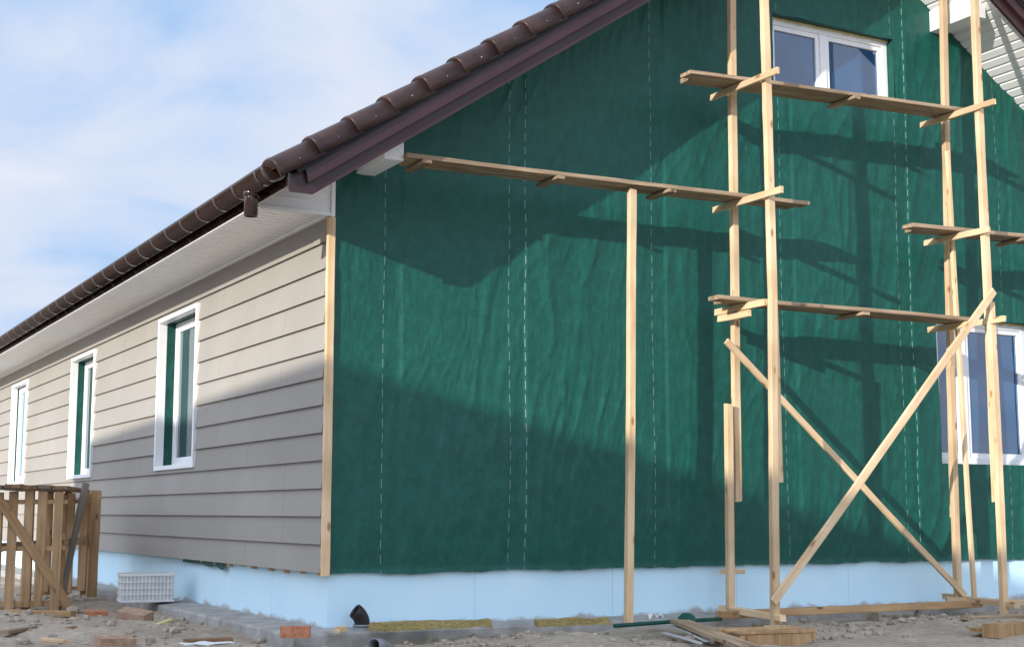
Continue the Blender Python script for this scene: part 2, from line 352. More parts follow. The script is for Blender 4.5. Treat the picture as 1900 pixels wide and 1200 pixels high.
# gable membrane with wrinkles, seams and window holes
dx, dz = .015, .02
HOLES = [(4.245, 5.73, 4.62, 5.34), (6.15, 7.455, 1.28, 2.68)]
SEAMS = [0, .58, 1.66, 3.03, 4.43, 5.84, 7.2, 8.6, 10.3]
def wr(x, z):
    o = 0.0
    for a, b in zip(SEAMS, SEAMS[1:]):
        if a <= x < b: o += .012*(1-(x-a)/(b-a)); break
    o += .014*noise.noise((x*.9, z*.5, 2))
    s = x-.10*z+.26*noise.noise((x*.8, z*.8, 5))+.06*noise.noise((x*2.5, z*1.8, 15))
    m = min(1, max(0, .5+.9*noise.noise((x*.9, z*.8, 11))))
    o += .017*m*(1-abs(noise.noise((s*3.8, z*.5, 3))))**5
    t = x-.24*z+.28*noise.noise((x*.9, z*.9, 6))+.07*noise.noise((x*3, z*2.2, 16))
    m3 = min(1, max(0, .45+1.0*noise.noise((x*1.1, z*1.1, 31))))
    o += .014*m3*(1-abs(noise.noise((t*4.8, z*.8, 8))))**6
    m2 = min(1, max(0, .5+1.2*noise.noise((x*1.4, z*.9, 21))))
    o += .0078*m2*(1-abs(noise.noise((s*8.5, z*1.0, 24))))**5
    m4 = min(1, max(0, .45+1.3*noise.noise((x*1.9, z*1.2, 41))))
    o += .0046*m4*(1-abs(noise.noise((t*15, z*1.8, 44))))**4
    # short puckers across the folds
    m5 = min(1, max(0, -.1+1.5*noise.noise((x*1.3, z*1.6, 51))))
    o += .0050*m5*(1-abs(noise.noise((x*3+z*1.5, z*7-x*2, 54))))**5
    o += .0018*noise.noise((s*9, z*1.8, 4))+.0014*noise.noise((t*19, z*5, 9))+.0010*noise.noise((x*28, z*20, 4))
    return -o-.004
def gable():
    nxx = int(W/dx)+1; nz = round(6.9/dz)+1; j0 = 19
    V, F = [], []; idx = {}
    for i in range(nxx):
        x = i*dx; top = zlow(x)+.12
        for j in range(j0, nz):
            z = j*dz
            if z-dz > top: break
            z2 = min(z, top); y = wr(x, z2)
            e = min(1, (z2-.38)/.35); y = y*(.35+.65*e)
            if j == j0: z2 += .02*noise.noise((x*2.2, 0, 0))+.008*noise.noise((x*9, 0, 3)); y -= .010+.012*noise.noise((x*5, 1, 3))
            elif j == j0+1: y -= .004
            idx[i, j] = len(V); V.append((x, y, z2))
    for i in range(nxx-1):
        xc = (i+.5)*dx
        for j in range(j0, nz-1):
            zc = (j+.5)*dz
            k = [(i, j), (i+1, j), (i+1, j+1), (i, j+1)]
            if not all(q in idx for q in k): continue
            if any(a < xc < b and c < zc < d for a, b, c, d in HOLES): continue
            F.append(tuple(idx[q] for q in k))
    return mk('gable_membrane', V, F, MEMB, house, smooth=True)
gable()
mk('side_wall_membrane', [(W, 0, .38), (W, DEPTH, .38), (W, DEPTH, 3.4), (W, 0, 3.4)], [(0, 1, 2, 3)], MEMB, house)
mk('back_wall', [(0, DEPTH, .3), (W, DEPTH, .3), (W, DEPTH, 3.3), (RX, DEPTH, 6.6), (0, DEPTH, 3.3)], [(0, 1, 2, 3, 4)], MEMB2, house)

# siding on the long wall
LW = [(3.27, 4.66, 1.24, 2.79), (7.60, 8.95, 1.24, 2.79), (12.1, 13.40, 1.24, 2.79)]   # casing outer edges
IN = .042
def siding():
    V, F = [], []
    def piece(y0, y1, z0, z1, zb, ex):
        def xo(z): return -.040+.024*(z-zb)/ex
        n = len(V)
        for z in (z0, z1):
            V.extend([(xo(z), y0, z), (xo(z), y1, z), (xo(z)+.010, y1, z), (xo(z)+.010, y0, z)])
        F.extend([tuple(i+n for i in f) for f in BF])
    ex = .203
    for r in range(13):
        zb = .393+r*ex; zt = min(zb+ex+.018, 3.03)
        cuts = {0+random.uniform(.0, .016), DEPTH}
        y = random.choice([1.75, 2.6, .9])+random.uniform(-.1, .1)
        joints = []
        while y < DEPTH: joints.append(y); y += 3.6
        edges = sorted(cuts | set(joints))
        for a, b in zip(edges, edges[1:]):
            b2 = b-.004
            pts = sorted({a, b2} | {v for w in LW for v in (w[0]+.02, w[1]-.02) if a < v < b2})
            for p, q in zip(pts, pts[1:]):
                mid = (p+q)/2; h = [w for w in LW if w[0]+.02 < mid < w[1]-.02]
                if not h: piece(p, q, zb, zt, zb, ex); continue
                h0, h1 = h[0][2]+.02, h[0][3]-.02
                if zb < h0: piece(p, q, zb, min(zt, h0), zb, ex)
                if zt > h1: piece(p, q, max(zb, h1), zt, zb, ex)
    return fixn(mk('siding', V, F, SIDING, house))
siding()
# batten ends and a scrap of membrane peeping out under the siding
for i in range(9):
    y = .12+.36*i+random.uniform(-.05, .05)
    boxes('batten_end', [(-.012, .028, y, y+.04, .366+random.uniform(-.008, .012), .42)], PINE, house)
V, F = [], []
for i in range(30):
    y = 2.35+i*.045; V += [(-.006+.008*noise.noise((y*4, 0, 0)), y, .41), (-.012+.02*noise.noise((y*6, 3, 0)), y, .36-.05*abs(noise.noise((y*2.3, 0, 5))))]
for i in range(29): F.append((2*i, 2*i+2, 2*i+3, 2*i+1))
mk('membrane_hem', V, F, MEMB2, house, True)
cb = bar('corner_batten', (-.008, -.030, .375), (-.008, -.030, 3.00), .06, .04, PINE, house, hint=(1, 0, 0), bow=.001)

# windows: local x along the wall (seen from outside left to right), y into the wall
def frame_boxes(W_, z0, z1, d0, d1, fw, mull, s):
    L = [(0, fw, d0, d1, z0, z1), (W_-fw, W_, d0, d1, z0, z1), (fw, W_-fw, d0, d1, z0, z0+fw), (fw, W_-fw, d0, d1, z1-fw, z1)]
    xs_ = [fw]+[v for m in mull for v in (m-fw*.6, m+fw*.6)]+[W_-fw]
    for m in mull: L.append((m-fw*.6, m+fw*.6, d0, d1, z0+fw, z1-fw))
    sash, panes = [], []
    for a, b in zip(xs_[0::2], xs_[1::2]):
        e0, e1 = d0+.012, d1
        a2, b2, c2, d2 = a, b, z0+fw, z1-fw
        sash.append([(a2, a2+s, e0, e1, c2, d2), (b2-s, b2, e0, e1, c2, d2), (a2+s, b2-s, e0, e1, c2, c2+s), (a2+s, b2-s, e0, e1, d2-s, d2)])
        panes.append((a2+s-.004, b2-s+.004, e0+.02, e0+.03, c2+s-.004, d2-s+.004))
    return L, sash, panes
def window(loc, rz, W_, z0, z1, depth, mull, fw=.06, casing=False, foam=False, lab=None, glass=None, s=.045):
    L, sash, panes = frame_boxes(W_, z0, z1, depth, depth+.07, fw, mull, s)
    o = boxes('window', L, WHITE, house, bev=.004); o.location = loc; o.rotation_euler = (0, 0, rz)
    if lab: o['label'] = lab
    for s_ in sash: boxes('sash', s_, WHITE, o, bev=.003)
    for p in panes: boxes('pane', [p], glass, o)
    e = .004
    mk('reveal', [(-e, -.004, z0-e), (W_+e, -.004, z0-e), (W_+e, -.004, z1+e), (-e, -.004, z1+e), (-e, depth+.1, z0-e), (W_+e, depth+.1, z0-e), (W_+e, depth+.1, z1+e), (-e, depth+.1, z1+e)],
       [(0, 1, 5, 4), (1, 2, 6, 5), (2, 3, 7, 6), (3, 0, 4, 7), (4, 5, 6, 7)], MEMB2, o)
    if casing:
        k = IN
        boxes('casing', [(-k, 0, -.058, .03, z0-k, z1+k), (W_, W_+k, -.058, .03, z0-k, z1+k), (0, W_, -.058, .03, z0-k, z0), (0, W_, -.058, .03, z1, z1+k)], WHITE, o, bev=.004)
        boxes('sill', [(0, W_, .031, depth-.002, z0, z0+.012)], WHITE, o)
    if foam:
        V, F = [], []
        q = [(x, z1) for x in [W_*i/40 for i in range(41)]]
        for i, (x, z) in enumerate(q):
            n = noise.noise((x*9, 3, 0))
            V += [(x, depth-.012-.012*n, z+.002), (x, depth-.012-.01*n, z-.018-.014*noise.noise((x*14, 7, 1)))]
        F = [(2*i, 2*i+2, 2*i+3, 2*i+1) for i in range(40)]
        mk('foam_bead', V, F, FOAM, o, True)
    return o
window((4.245, 0, 0), 0, 1.485, 4.62, 5.34, .075, [.68], fw=.062, foam=True, lab='upper gable window', glass=GLASS)
window((6.15, 0, 0), 0, 1.305, 1.28, 2.68, .075, [.43], fw=.065, foam=True, lab='lower gable window', glass=GLASS)
for w, dpt, gl in zip(LW, (.115, .11, .05), (GLASSD, GLASSD, GLASSL)):
    window((0, w[1]-IN, 0), rad(-90), w[1]-w[0]-2*IN, w[2]+IN, w[3]-IN, dpt, [.82], fw=.050, casing=True, glass=gl, s=.040)

# roof --------------------------------------------------------------
X0 = -.70; Z0 = zlow(X0)+.30; LEN = (RX-X0)/math.cos(TH); NC = 20; GA = LEN/NC
cS, sS = math.cos(TH), math.sin(TH)
def sp(side, s, h, y):
    x = X0+s*cS-h*sS; z = Z0+s*sS+h*cS
    return (x if side == 0 else W-x, y, z)
V, F = [], []
for side in (0, 1):
    yy = [OV+.16+.05*i for i in range(int((DEPTH+.7)/.05))]
    rows = [(.08, .012)]
    for k in range(NC): rows += [(max(.08, k*GA), .066), (k*GA+GA-.001, .040)]
    n0 = len(V)
    for (s, h) in rows:
        for y in yy:
            V.append(sp(side, s, h+.018*math.sin(2*math.pi*y/.3)+(.005*math.sin(4*math.pi*y/.3)), y))
    m = len(yy)
    for a in range(len(rows)-1):
        for b in range(m-1): F.append((n0+a*m+b, n0+a*m+b+1, n0+(a+1)*m+b+1, n0+(a+1)*m+b))
roof = mk('roof', V, F, TILE, house)
# verge tiles: caps with rounded shoulders, each overlapping the one below
V, F = [], []
YV = OV-.10
prof = [(YV+.002, -.055), (YV-.006, -.01), (YV-.006, .026), (YV+.002, .048), (YV+.018, .068), (YV+.044, .083), (YV+.080, .091), (YV+.118, .094), (YV+.16, .091), (YV+.205, .080), (YV+.245, .062), (YV+.27, .04), (YV+.27, .02), (YV+.02, .012), (YV+.020, -.055)]
SM = []
for side in (0, 1):
    for k in range(NC):
        s0, s1 = k*GA-.02, k*GA+GA+.02
        rings = [(s0, .012, .99), (s0+.003, .016, 1.008), (s0+.010, .018, 1.012), (s0+.024, .018, 1.012), (s0+.032, .015, 1.003), (s0+.10, .012, 1.0), (s1, -.002, .98)]
        n0 = len(V); m = len(prof); yc = YV+.13
        jt = random.uniform(-.004, .004); jh = random.uniform(-.003, .003)
        for (s, lift, sc_) in rings:
            for (y, h) in prof:
                V.append(sp(side, s, (h-.02)*sc_+.02+lift-.008+jh, yc+(y-yc)*sc_-lift*.35+jt))
        for a in range(len(rings)-1):
            for b in range(m):
                F.append((n0+a*m+b, n0+a*m+(b+1) % m, n0+(a+1)*m+(b+1) % m, n0+(a+1)*m+b)); SM.append(1 if b < 11 else 0)
        F.append(tuple(n0+b for b in range(m))); F.append(tuple(n0+(len(rings)-1)*m+b for b in range(m-1, -1, -1))); SM += [0, 0]
vt = mk('verge_tiles', V, F, TILE, roof)
for p, s_ in zip(vt.data.polygons, SM): p.use_smooth = bool(s_)
fixn(vt)
for k in range(16):
    V, F = [], []
    c = Vector(sp(0, k*GA+.16, .0, YV-.014)); r = .005
    V.append(c+Vector((0, -.004, 0)))
    for j in range(8):
        t = j*math.pi/4; V.append(c+Vector((r*math.cos(t), .008, r*math.sin(t))))
    F = [(0, 1+j, 1+(j+1) % 8) for j in range(8)]
    mk('screw_head', V, F, STEEL, roof)
# ridge caps
V, F = [], []
for k in range(46):
    y0, y1 = OV-.1+k*.41, OV-.1+k*.41+.44; n0 = len(V)
    for y, r in ((y0, .15), (y1, .135)):
        for j in range(9):
            t = math.pi*j/8; V.append((RX+r*1.1*math.cos(t), y, zlow(RX)+.36+r*.8*math.sin(t)))
    for j in range(8): F.append((n0+j, n0+j+1, n0+9+j+1, n0+9+j))
mk('ridge_tiles', V, F, TILE, roof)
def mir(p): return [(W-x, z) for x, z in p]
deckp = [(EX, zlow(EX)+.17), (RX, zlow(RX)+.17), (RX, zlow(RX)+.31), (EX, zlow(EX)+.31)]
for q in (deckp, mir(deckp)): prism('roof_deck', q, OV+.012, DEPTH, DARKB, roof)
fp = [(EX, 2.990), (-.43, 2.990), (RX, zlow(RX)-.008), (RX, zlow(RX)+.205), (EX, zlow(EX)+.225)]
st = [(-.48, zlow(-.48)+.095), (RX, zlow(RX)+.095), (RX, zlow(RX)+.215), (-.51, zlow(-.51)+.215)]
st2 = [(-.56, zlow(-.56)+.20), (RX, zlow(RX)+.20), (RX, zlow(RX)+.285), (-.60, zlow(-.60)+.285)]
for k, f_ in enumerate((lambda p: p, mir)):
    prism('rake_fascia', f_(fp), OV-.022, OV+.008, FASC, roof)
    prism('rake_trim', f_(st), OV-.062, OV-.0235, FASC, roof)
    prism('verge_strip', f_(st2), OV-.080, OV-.0635, DARKB, roof)
boxes('eave_fascia', [(EX-.018, EX-.001, OV-.02, DEPTH, 3.024, 3.22)], GUTT, roof)
# eave soffit, grooved
V, F = [], []
y = -.006; rows = []; ZS = 3.035
while y < DEPTH:
    rows += [(y, ZS), (y+.070, ZS), (y+.076, ZS+.020), (y+.099, ZS+.020)]; y += .102
for (y, z) in rows: V += [(EX, y, z), (-.012, y, z)]
for i in range(len(rows)-1): F.append((2*i, 2*i+1, 2*i+3, 2*i+2))
sof = mk('soffit', V, F, SOFF, house)
boxes('soffit_trim', [(-.050, -.0125, .0, DEPTH, ZS-.024, ZS-.002), (EX-.016, EX+.03, -.02, DEPTH, ZS-.018, ZS-.0015)], SOFF, sof)
prism('soffit_end', [(EX+.005, ZS-.01), (.000, ZS-.01), (.000, zlow(0)+.16), (-.3, zlow(-.3)+.16), (EX+.005, zlow(EX)+.17)], -.045, -.012, SOFF, sof)
boxes('end_trim', [(-.022, .006, -.07, -.0455, ZS-.03, 3.36), (EX+.01, -.0225, -.062, -.0455, ZS-.024, ZS+.002)], SOFF, sof)
for z in (3.11, 3.18, 3.25): boxes('panel_bead', [(EX+.01, -.0225, -.050, -.0455, z, z+.008)], SOFF, sof)
# sloping soffit under the rake overhang
for side in (0, 1):
    V, F = [], []; rows = []; s = 0.0; LS = RX/cS
    while s < LS+.3: rows += [(s-.3, 0), (s-.3+.074, 0), (s-.3+.080, .020), (s-.3+.102, .020)]; s += .106
    for (s, h) in rows:
        x = s*cS; z = zlow(0)+s*sS+.10+h
        if side: x = W-x
        V += [(x, OV+.009, z), (x, -.012, z)]
    for i in range(len(rows)-1): F.append((2*i, 2*i+1, 2*i+3, 2*i+2))
    mk('rake_soffit', V, F, SOFF, house)
for (xa, xb, za, zb_) in ((.185, .34, 3.362, 3.53), (6.21, 6.40, 5.49, 5.7), (W-6.40, W-6.21, 5.49, 5.7)):
    boxes('purlin_cover', [(xa, xb, -.56, -.004, za, zb_)], SOFF, house, bev=.004)
# gutter
GX, GZ, GR = -.705, 3.145, .084
V, F = [], []
def gprof(r, n=14): return [(GX-r*math.cos(math.pi*j/n), GZ-r*math.sin(math.pi*j/n)) for j in range(n+1)]
po = [(GX-GR-.004, GZ+.012)]+gprof(GR)+gprof(GR-.006)[::-1]
for y in (OV+.02, DEPTH): V += [(a, y, b) for a, b in po]
m = len(po); F = [(j, (j+1) % m, m+(j+1) % m, m+j) for j in range(m)]
F += [tuple(range(1, 16))]
gut = fixn(mk('gutter', V, F, GUTT, house))
for p in gut.data.polygons: p.use_smooth = len(p.vertices) == 4
pe = [(GX-(GR+.008)*math.cos(math.pi*j/12), GZ-(GR+.008)*math.sin(math.pi*j/12)) for j in range(13)]
prism('end_cap', pe, OV, OV+.03, GUTT, gut)
tube('outlet', [(GX, -.26, GZ-.05), (GX, -.26, GZ-.1), (GX, -.26, GZ-.245)], .049, GUTT, gut)
tube('outlet_collar', [(GX, -.26, GZ-.055), (GX, -.26, GZ-.105)], .056, GUTT, gut)
pb = gprof(GR+.006)+gprof(GR-.001)[::-1]
Vb = [(a-GX, y, b-GZ) for y in (-.016, .016) for a, b in pb]; mb = len(pb)
Fb = [(j, (j+1) % mb, mb+(j+1) % mb, mb+j) for j in range(mb)]+[tuple(range(mb)), tuple(range(2*mb-1, mb-1, -1))]
br = fixn(mk('bracket', Vb, Fb, GUTT, gut)); br.location = (GX, -.58, GZ)
y = -.08
while y < 16:
    o = br.copy(); C.objects.link(o); o.parent = gut; o.location = (GX, y, GZ); y += .45

# ------------------------------------------------------------------ scaffold
sc = thing('timber_scaffold', 'pine scaffold frame with crossed braces standing in front of the green gable wall', 'scaffold', (4.67, -.6, -.05))
def ext(A, B, ztop):
    d = A-B; return A+d*((ztop-A.z)/d.z)
def post(px, Y, top=False, w=.07, t=.05, mat=PINE):
    (x0, y0, x1, y1) = px; A, B = on_y(x0, y0, Y), on_y(x1, y1, Y)
    if top: A = ext(A, B, 6.25)
    return bar('post', A, B, w, t, mat, sc, hint=(1, 0, 0))
post((1357, 0, 1368, 930), -.30, True, .064)
post((1352, 750, 1355, 1128), -.351, False, .062)
post((1418, 0, 1444, 895), -.872, True, .068)
post((1434, 555, 1437, 1162), -.924, False, .066)
post((1749, 0, 1771, 960), -.30, True, .068)
post((1763, 680, 1778, 1112), -.351, False, .066)
post((1808, 0, 1849, 930), -.872, True, .070)
post((1838, 560, 1864, 1140), -.924, False, .070)
post((1757, 280, 1807, 1108), -.41, False, .042, .035)
bar('brace', on_y(1348, 632, -.405), on_y(1790, 1104, -.405), .056, .026, PINE, sc, hint=(0, 0, 1), bow=.010)
bar('brace', on_y(1843, 540, -.968), on_y(1436, 1118, -.968), .070, .026, PINE, sc, hint=(0, 0, 1), bow=.010)
# planks resting on the scaffold, each of two boards with cleats underneath
def plank(name, label, pL, pR, Yf, w, cleats, e0=.14, n=2, mat=PLANKW, t=.036):
    A, B = on_y(*pL, Yf), on_y(*pR, Yf); mid = (A+B)/2
    T = thing(name, label, 'plank', tuple(mid+Vector((0, w/2, -t))), 0)
    bw = w/n
    for i in range(n):
        dy = bw*(i+.5); a0, e1 = (e0, random.uniform(-.1, .06)) if i else (0, 0)
        dv = Vector((0, dy, -t/2)); d = (B-A).normalized()
        bar('board', A+dv+d*a0, B+dv+d*e1, bw-.008, t*random.uniform(.86, 1.05), mat, T, hint=(0, 1, 0), bow=.007)
    for cx in cleats:
        f = (cx-pL[0])/(pR[0]-pL[0])
        P = A.lerp(B, f); z = P.z-t-.020
        bar('cleat', (P.x, Yf-.03, z), (P.x, Yf+w+.03, z), .07, .026, mat, T, hint=(1, 0, 0))
    return A, B
P1 = plank('scaffold_plank', 'highest scaffold plank, just under the upper gable window', (1283, 128), (1802, 201), -.66, .30, [1570], .10)
P2 = plank('scaffold_plank', 'long plank running left from the scaffold to the white box under the roof edge', (755, 283), (1503, 373), -.62, .27, [785, 1010, 1215], .06)
P3 = plank('scaffold_plank', 'lowest scaffold plank, above the crossed braces', (1335, 546), (1802, 588), -.66, .30, [1590], .16)
P4 = plank('scaffold_plank', 'scaffold plank cut off by the right edge of the photo', (1695, 413), (2060, 450), -.66, .28, [1890], .16)
def ledger(X, P, drop=.036, Y0=-.2, Y1=-1.1, w=.055, dzz=0, slope=0):
    A, B = P; f = (X-A.x)/(B.x-A.x); z = A.z+(B.z-A.z)*f-drop-w/2-.006+dzz
    bar('ledger', (X, Y0, z-slope), (X, Y1, z+slope), w, .028, PINE, sc, hint=(0, 0, 1))
XL = lambda y, px: on_y(px, y, -.87).x-.055
ledger(XL(150, 1421), P1, slope=.0); ledger(XL(370, 1427), P2); ledger(XL(565, 1432), P3, Y1=-.86)
ledger(XL(210, 1817), P1); ledger(XL(435, 1827), P4, Y1=-.98); ledger(XL(600, 1835), P3)
ledger(XL(580, 1432)-.0, P3, Y0=-.24, Y1=-.66, dzz=-.060)
bar('sill', (3.40, -.20, .045), (3.37, -1.02, .02), .05, .06, PINE, sc, hint=(0, 0, 1))
bar('sill', (5.98, -.15, .07), (5.90, -1.05, .04), .05, .06, PINE, sc, hint=(0, 0, 1))
A = on_z(1300, 1140, .0)
bar('sill', (A.x, -.46, .015), (6.05, -.50, .02), .06, .07, PALW, sc, hint=(0, 0, 1))
bar('sill', on_z(1756, 1112, .05), on_z(1925, 1118, .03), .05, .06, PINE, sc, hint=(0, 0, 1))
bar('foot_block', on_z(1418, 1166, -.06), on_z(1462, 1166, -.06), .06, .05, PINE, sc, hint=(0, 0, 1))
bar('foot_block', on_y(1338, 1059, -.18), on_y(1380, 1059, -.18), .04, .04, PINE, sc, hint=(0, 0, 1))
# prop
A, B = on_y(1172, 352, -.54), on_y(1167, 1160, -.54)
pr = thing('plank_prop', 'single tall pine post propping the long plank in front of the green wall', 'post', tuple(B))
bar('post', B, A, .062, .05, PINE, pr)

# ------------------------------------------------------------------ pallet trestle at the left
tr = thing('pallet_trestle', 'work trestle of old wooden pallets standing by the sided wall', 'trestle', (-1.1, 4.7, -.07))
def pallet(cx, y, wd, h, z0, seed, mat, rz):
    r = random.Random(seed); L = []
    ns = max(4, int(wd/.125)); st_ = wd/ns
    for i in range(ns):
        x = -wd/2+st_*i+.012+r.uniform(-.01, .01); L.append((x, x+.08, -.075, -.055, r.uniform(0, .05), h-r.uniform(0, .03)))
    for i in range(3):
        x = -wd/2+(wd-.09)*i/2; L.append((x, x+.085, .058, .078, 0, h-r.uniform(0, .04)))
    for zz in (.05, h*.5, h-.13): L.append((-wd/2-.01, wd/2+.01, -.054, .057, zz, zz+.038))
    for zz in (.09, h*.55): 
        for x in (-wd/2, wd/2-.08): L.append((x, x+.08, -.05, .05, zz+.04, zz+.1))
    o = boxes('pallet', L, mat, tr, bev=.003, jit=.004)
    o.location = (cx-tr.location.x, y-tr.location.y, z0-tr.location.z); o.rotation_euler = (rad(r.uniform(-2, 2)), 0, rz)
    return o
pw = wood('pallet_wood_upright', (.46, .28, .14), (.68, .46, .255), (.17, .09, .045))
pallet(-1.38, 3.9, .64, 1.10, -.07, 1, pw, rad(-12))
pallet(-.70, 5.6, .48, 1.08, -.03, 5, pw, rad(-20))
bar('upright', (-.50, 5.25, -.03), (-.49, 5.25, 1.05), .10, .06, PALW, tr)
for i, (m_, zz) in enumerate(((GREYW, 1.055), (OLDW, 1.062), (OLDW, 1.052), (GREYW, 1.058), (OLDW, 1.050))):
    ox = i*.145
    bar('top_board', (-1.74+ox, 3.70+random.uniform(-.1, .05), zz), (-1.08+ox, 5.85+random.uniform(-.1, .1), zz), .135, .032, m_, tr, hint=(1, -.4, 0))
bar('rail', (-1.72, 3.93, .50), (-.9, 5.75, .5), .08, .025, PALW, tr, hint=(0, 0, 1))
bar('rail', (-1.10, 3.95, .55), (-.5, 5.6, .53), .08, .025, PALW, tr, hint=(0, 0, 1))
bar('diagonal', on_y(2, 930, 3.78), on_y(128, 1125, 3.78), .085, .025, PALW, tr, hint=(0, 0, 1))
bar('diagonal', on_y(160, 896, 4.4), on_y(114, 1105, 4.4), .065, .03, GREYW, tr, hint=(1, 0, 0))
bar('foot_board', on_z(2, 1136, -.05), on_z(136, 1138, -.05), .05, .09, PALW, tr, hint=(0, 0, 1))

# white plastic crate
P = on_z(270, 1119, .0); k = thing('plastic_crate', 'milky white ribbed plastic crate on the concrete apron by the wall', 'crate', (P.x+.03, P.y+.13, .0), rad(-8))
cw, cdp, chh = .22, .14, .27
L = [(-cw, cw, -cdp, cdp, .012, .02)]
for s in (-1, 1):
    L.append((-cw, cw, s*cdp-.006, s*cdp+.006, .02, chh)); L.append((s*cw-.006, s*cw+.006, -cdp+.007, cdp-.007, .02, chh))
boxes('crate_body', L, CRATED, k)
for s in (-1, 1):
    for i in range(14):
        x = -cw+.005+i*(2*cw-.01)/13; boxes('rib', [(x-.006, x+.006, s*cdp+(.0068 if s > 0 else -.016), s*cdp+(.016 if s > 0 else -.0068), .035, chh-.024)], CRATEM, k)
    for i in range(9):
        y = -cdp+.01+i*(2*cdp-.02)/8; boxes('rib', [(s*cw+(.0068 if s > 0 else -.016), s*cw+(.016 if s > 0 else -.0068), y-.006, y+.006, .035, chh-.024)], CRATEM, k)
for nm, zz, hh in (('rim', chh-.022, .026), ('upper_band', .19, .010), ('middle_band', .135, .010), ('lower_band', .08, .010), ('base_band', .015, .018)):
    L = []
    for s in (-1, 1):
        L.append((-cw-.022, cw+.022, s*cdp+(.0072 if s > 0 else -.020), s*cdp+(.020 if s > 0 else -.0072), zz, zz+hh))
        L.append((s*cw+(.0072 if s > 0 else -.020), s*cw+(.020 if s > 0 else -.0072), -cdp, cdp, zz+.0005, zz+hh-.0005))
    boxes(nm, L, CRATEM, k)

# ------------------------------------------------------------------ small things on the ground
def G(x, y, z=-.075): p = on_z(x, y, z); return Vector((p.x, p.y, gz(p.x, p.y)))
def brick(x, y, size, rz, mat, label, z=None, tilt=0, amp=.06):
    p = G(x, y) if z is None else on_z(x, y, z)
    o = lump('brick', size, mat, amp=amp, loc=(p.x, p.y, p.z-.006), rot=(tilt, tilt*.5, rz)); return tag(o, label, 'brick')
brick(548, 1180, (.20, .10, .075), rad(-25), BRICK, 'clean red brick on the apron corner below the siding end', z=-.012)
brick(178, 1140, (.20, .10, .06), rad(-10), BRICK, 'red brick lying on the sand right beside the pallet trestle', tilt=.1)
brick(250, 1160, (.27, .13, .09), rad(-50), BRICK2, 'dusty brown brick tilted on the sand in front of the white crate', tilt=.22)
brick(212, 1186, (.27, .13, .08), rad(10), BRICK2, 'dusty brown brick nearest the left foreground', tilt=.12)
# pipes
p = on_z(672, 1168, -.01)
e = thing('pipe_elbow', 'drain pipe elbow with dark open bend rising from the apron near the corner', 'pipe', (p.x, p.y, -.03))
tube('socket', [(0, 0, -.05), (0, 0, .0), (0, 0, .05)], .062, PIPEG, e)
tube('socket_rim', [(0, 0, .045), (0, 0, .061)], .067, PIPEG, e)
pts = [(0, 0, .045)]
dirv = Vector((-.92, .05, 0)).normalized()
for i in range(8):
    a = rad(7.5*i); pts.append(Vector((0, 0, .058))+dirv*(.15*(1-math.cos(a)))+Vector((0, 0, .125*math.sin(a))))
tube('elbow', pts, .056, PIPEB, e)
p = on_z(694, 1194, -.06)
o = tube('drain_pipe', [(-.02, -.04, .0), (.06, .03, -.012), (.12, .08, -.035), (.2, .13, -.08)], .048, PIPEG, None); o.location = (p.x, p.y, -.065)
tag(o, 'short grey drain pipe with dark open end lying on the sand', 'pipe')
def strip(x0, y0, x1, y1, z, w, h, lab):
    A, B = on_z(x0, y0, z), on_z(x1, y1, z); d = B-A
    o = lump('wool_strip', (d.length, w, h), WOOL, sub=9, amp=.3, loc=((A.x+B.x)/2, (A.y+B.y)/2+.0, z), rot=(0, 0, math.atan2(d.y, d.x)))
    return tag(o, lab, 'insulation')
strip(688, 1169, 910, 1162, 0.0, .10, .055, 'long yellow mineral wool strip at the foot of the wall beside the pipe elbow')
strip(995, 1161, 1128, 1158, 0.0, .10, .05, 'short yellow mineral wool strip at the foot of the wall left of the prop')
A, B = on_z(1140, 1163, .0), on_z(1338, 1150, .0)
A.z = B.z = .010
o = tube('membrane_offcut', [A, A.lerp(B, .5)+Vector((0, 0, .004)), B], .015, MEMB2); tag(o, 'thin dark green rolled membrane offcut behind the prop foot', 'membrane')
V, F = [], []
Q = on_z(1262, 1158, .0)
for i in range(9):
    for j in range(6):
        V.append((Q.x+.02*i+.01*j, Q.y+.02*j, .02+.013*j+.02*noise.noise((i*.5, j*.5, 2))-.01*abs(i-4)))
F = [(i*6+j, i*6+j+1, (i+1)*6+j+1, (i+1)*6+j) for i in range(8) for j in range(5)]
tag(mk('membrane_scrap', V, F, MEMB2, smooth=True), 'crumpled green membrane scrap on the ground beside the leaning board', 'membrane')
def sheet(x, y, w, d, hh, mat, lab, seed, z=.0, name='foil_scrap'):
    P = on_z(x, y, z); V = []; n = 10
    for i in range(n):
        for j in range(n):
            u, v = i/(n-1)-.5, j/(n-1)-.5
            V.append((P.x+w*u+.02*noise.noise((u*4, v*4, seed)), P.y+d*v, P.z+.01+hh*(.5+noise.noise((u*3, v*3, seed+2)))))
    F = [(i*n+j, (i+1)*n+j, (i+1)*n+j+1, i*n+j+1) for i in range(n-1) for j in range(n-1)]
    return tag(mk(name, V, F, mat, smooth=True), lab, 'scrap')
sheet(1218, 1150, .11, .09, .045, CRATEM, 'crumpled white foil scrap against the blue foundation right of the prop', 3)
sheet(1085, 1186, .2, .14, .03, CRATED, 'flat pale scrap of foil on the sand left of the prop foot', 9, z=-.05)
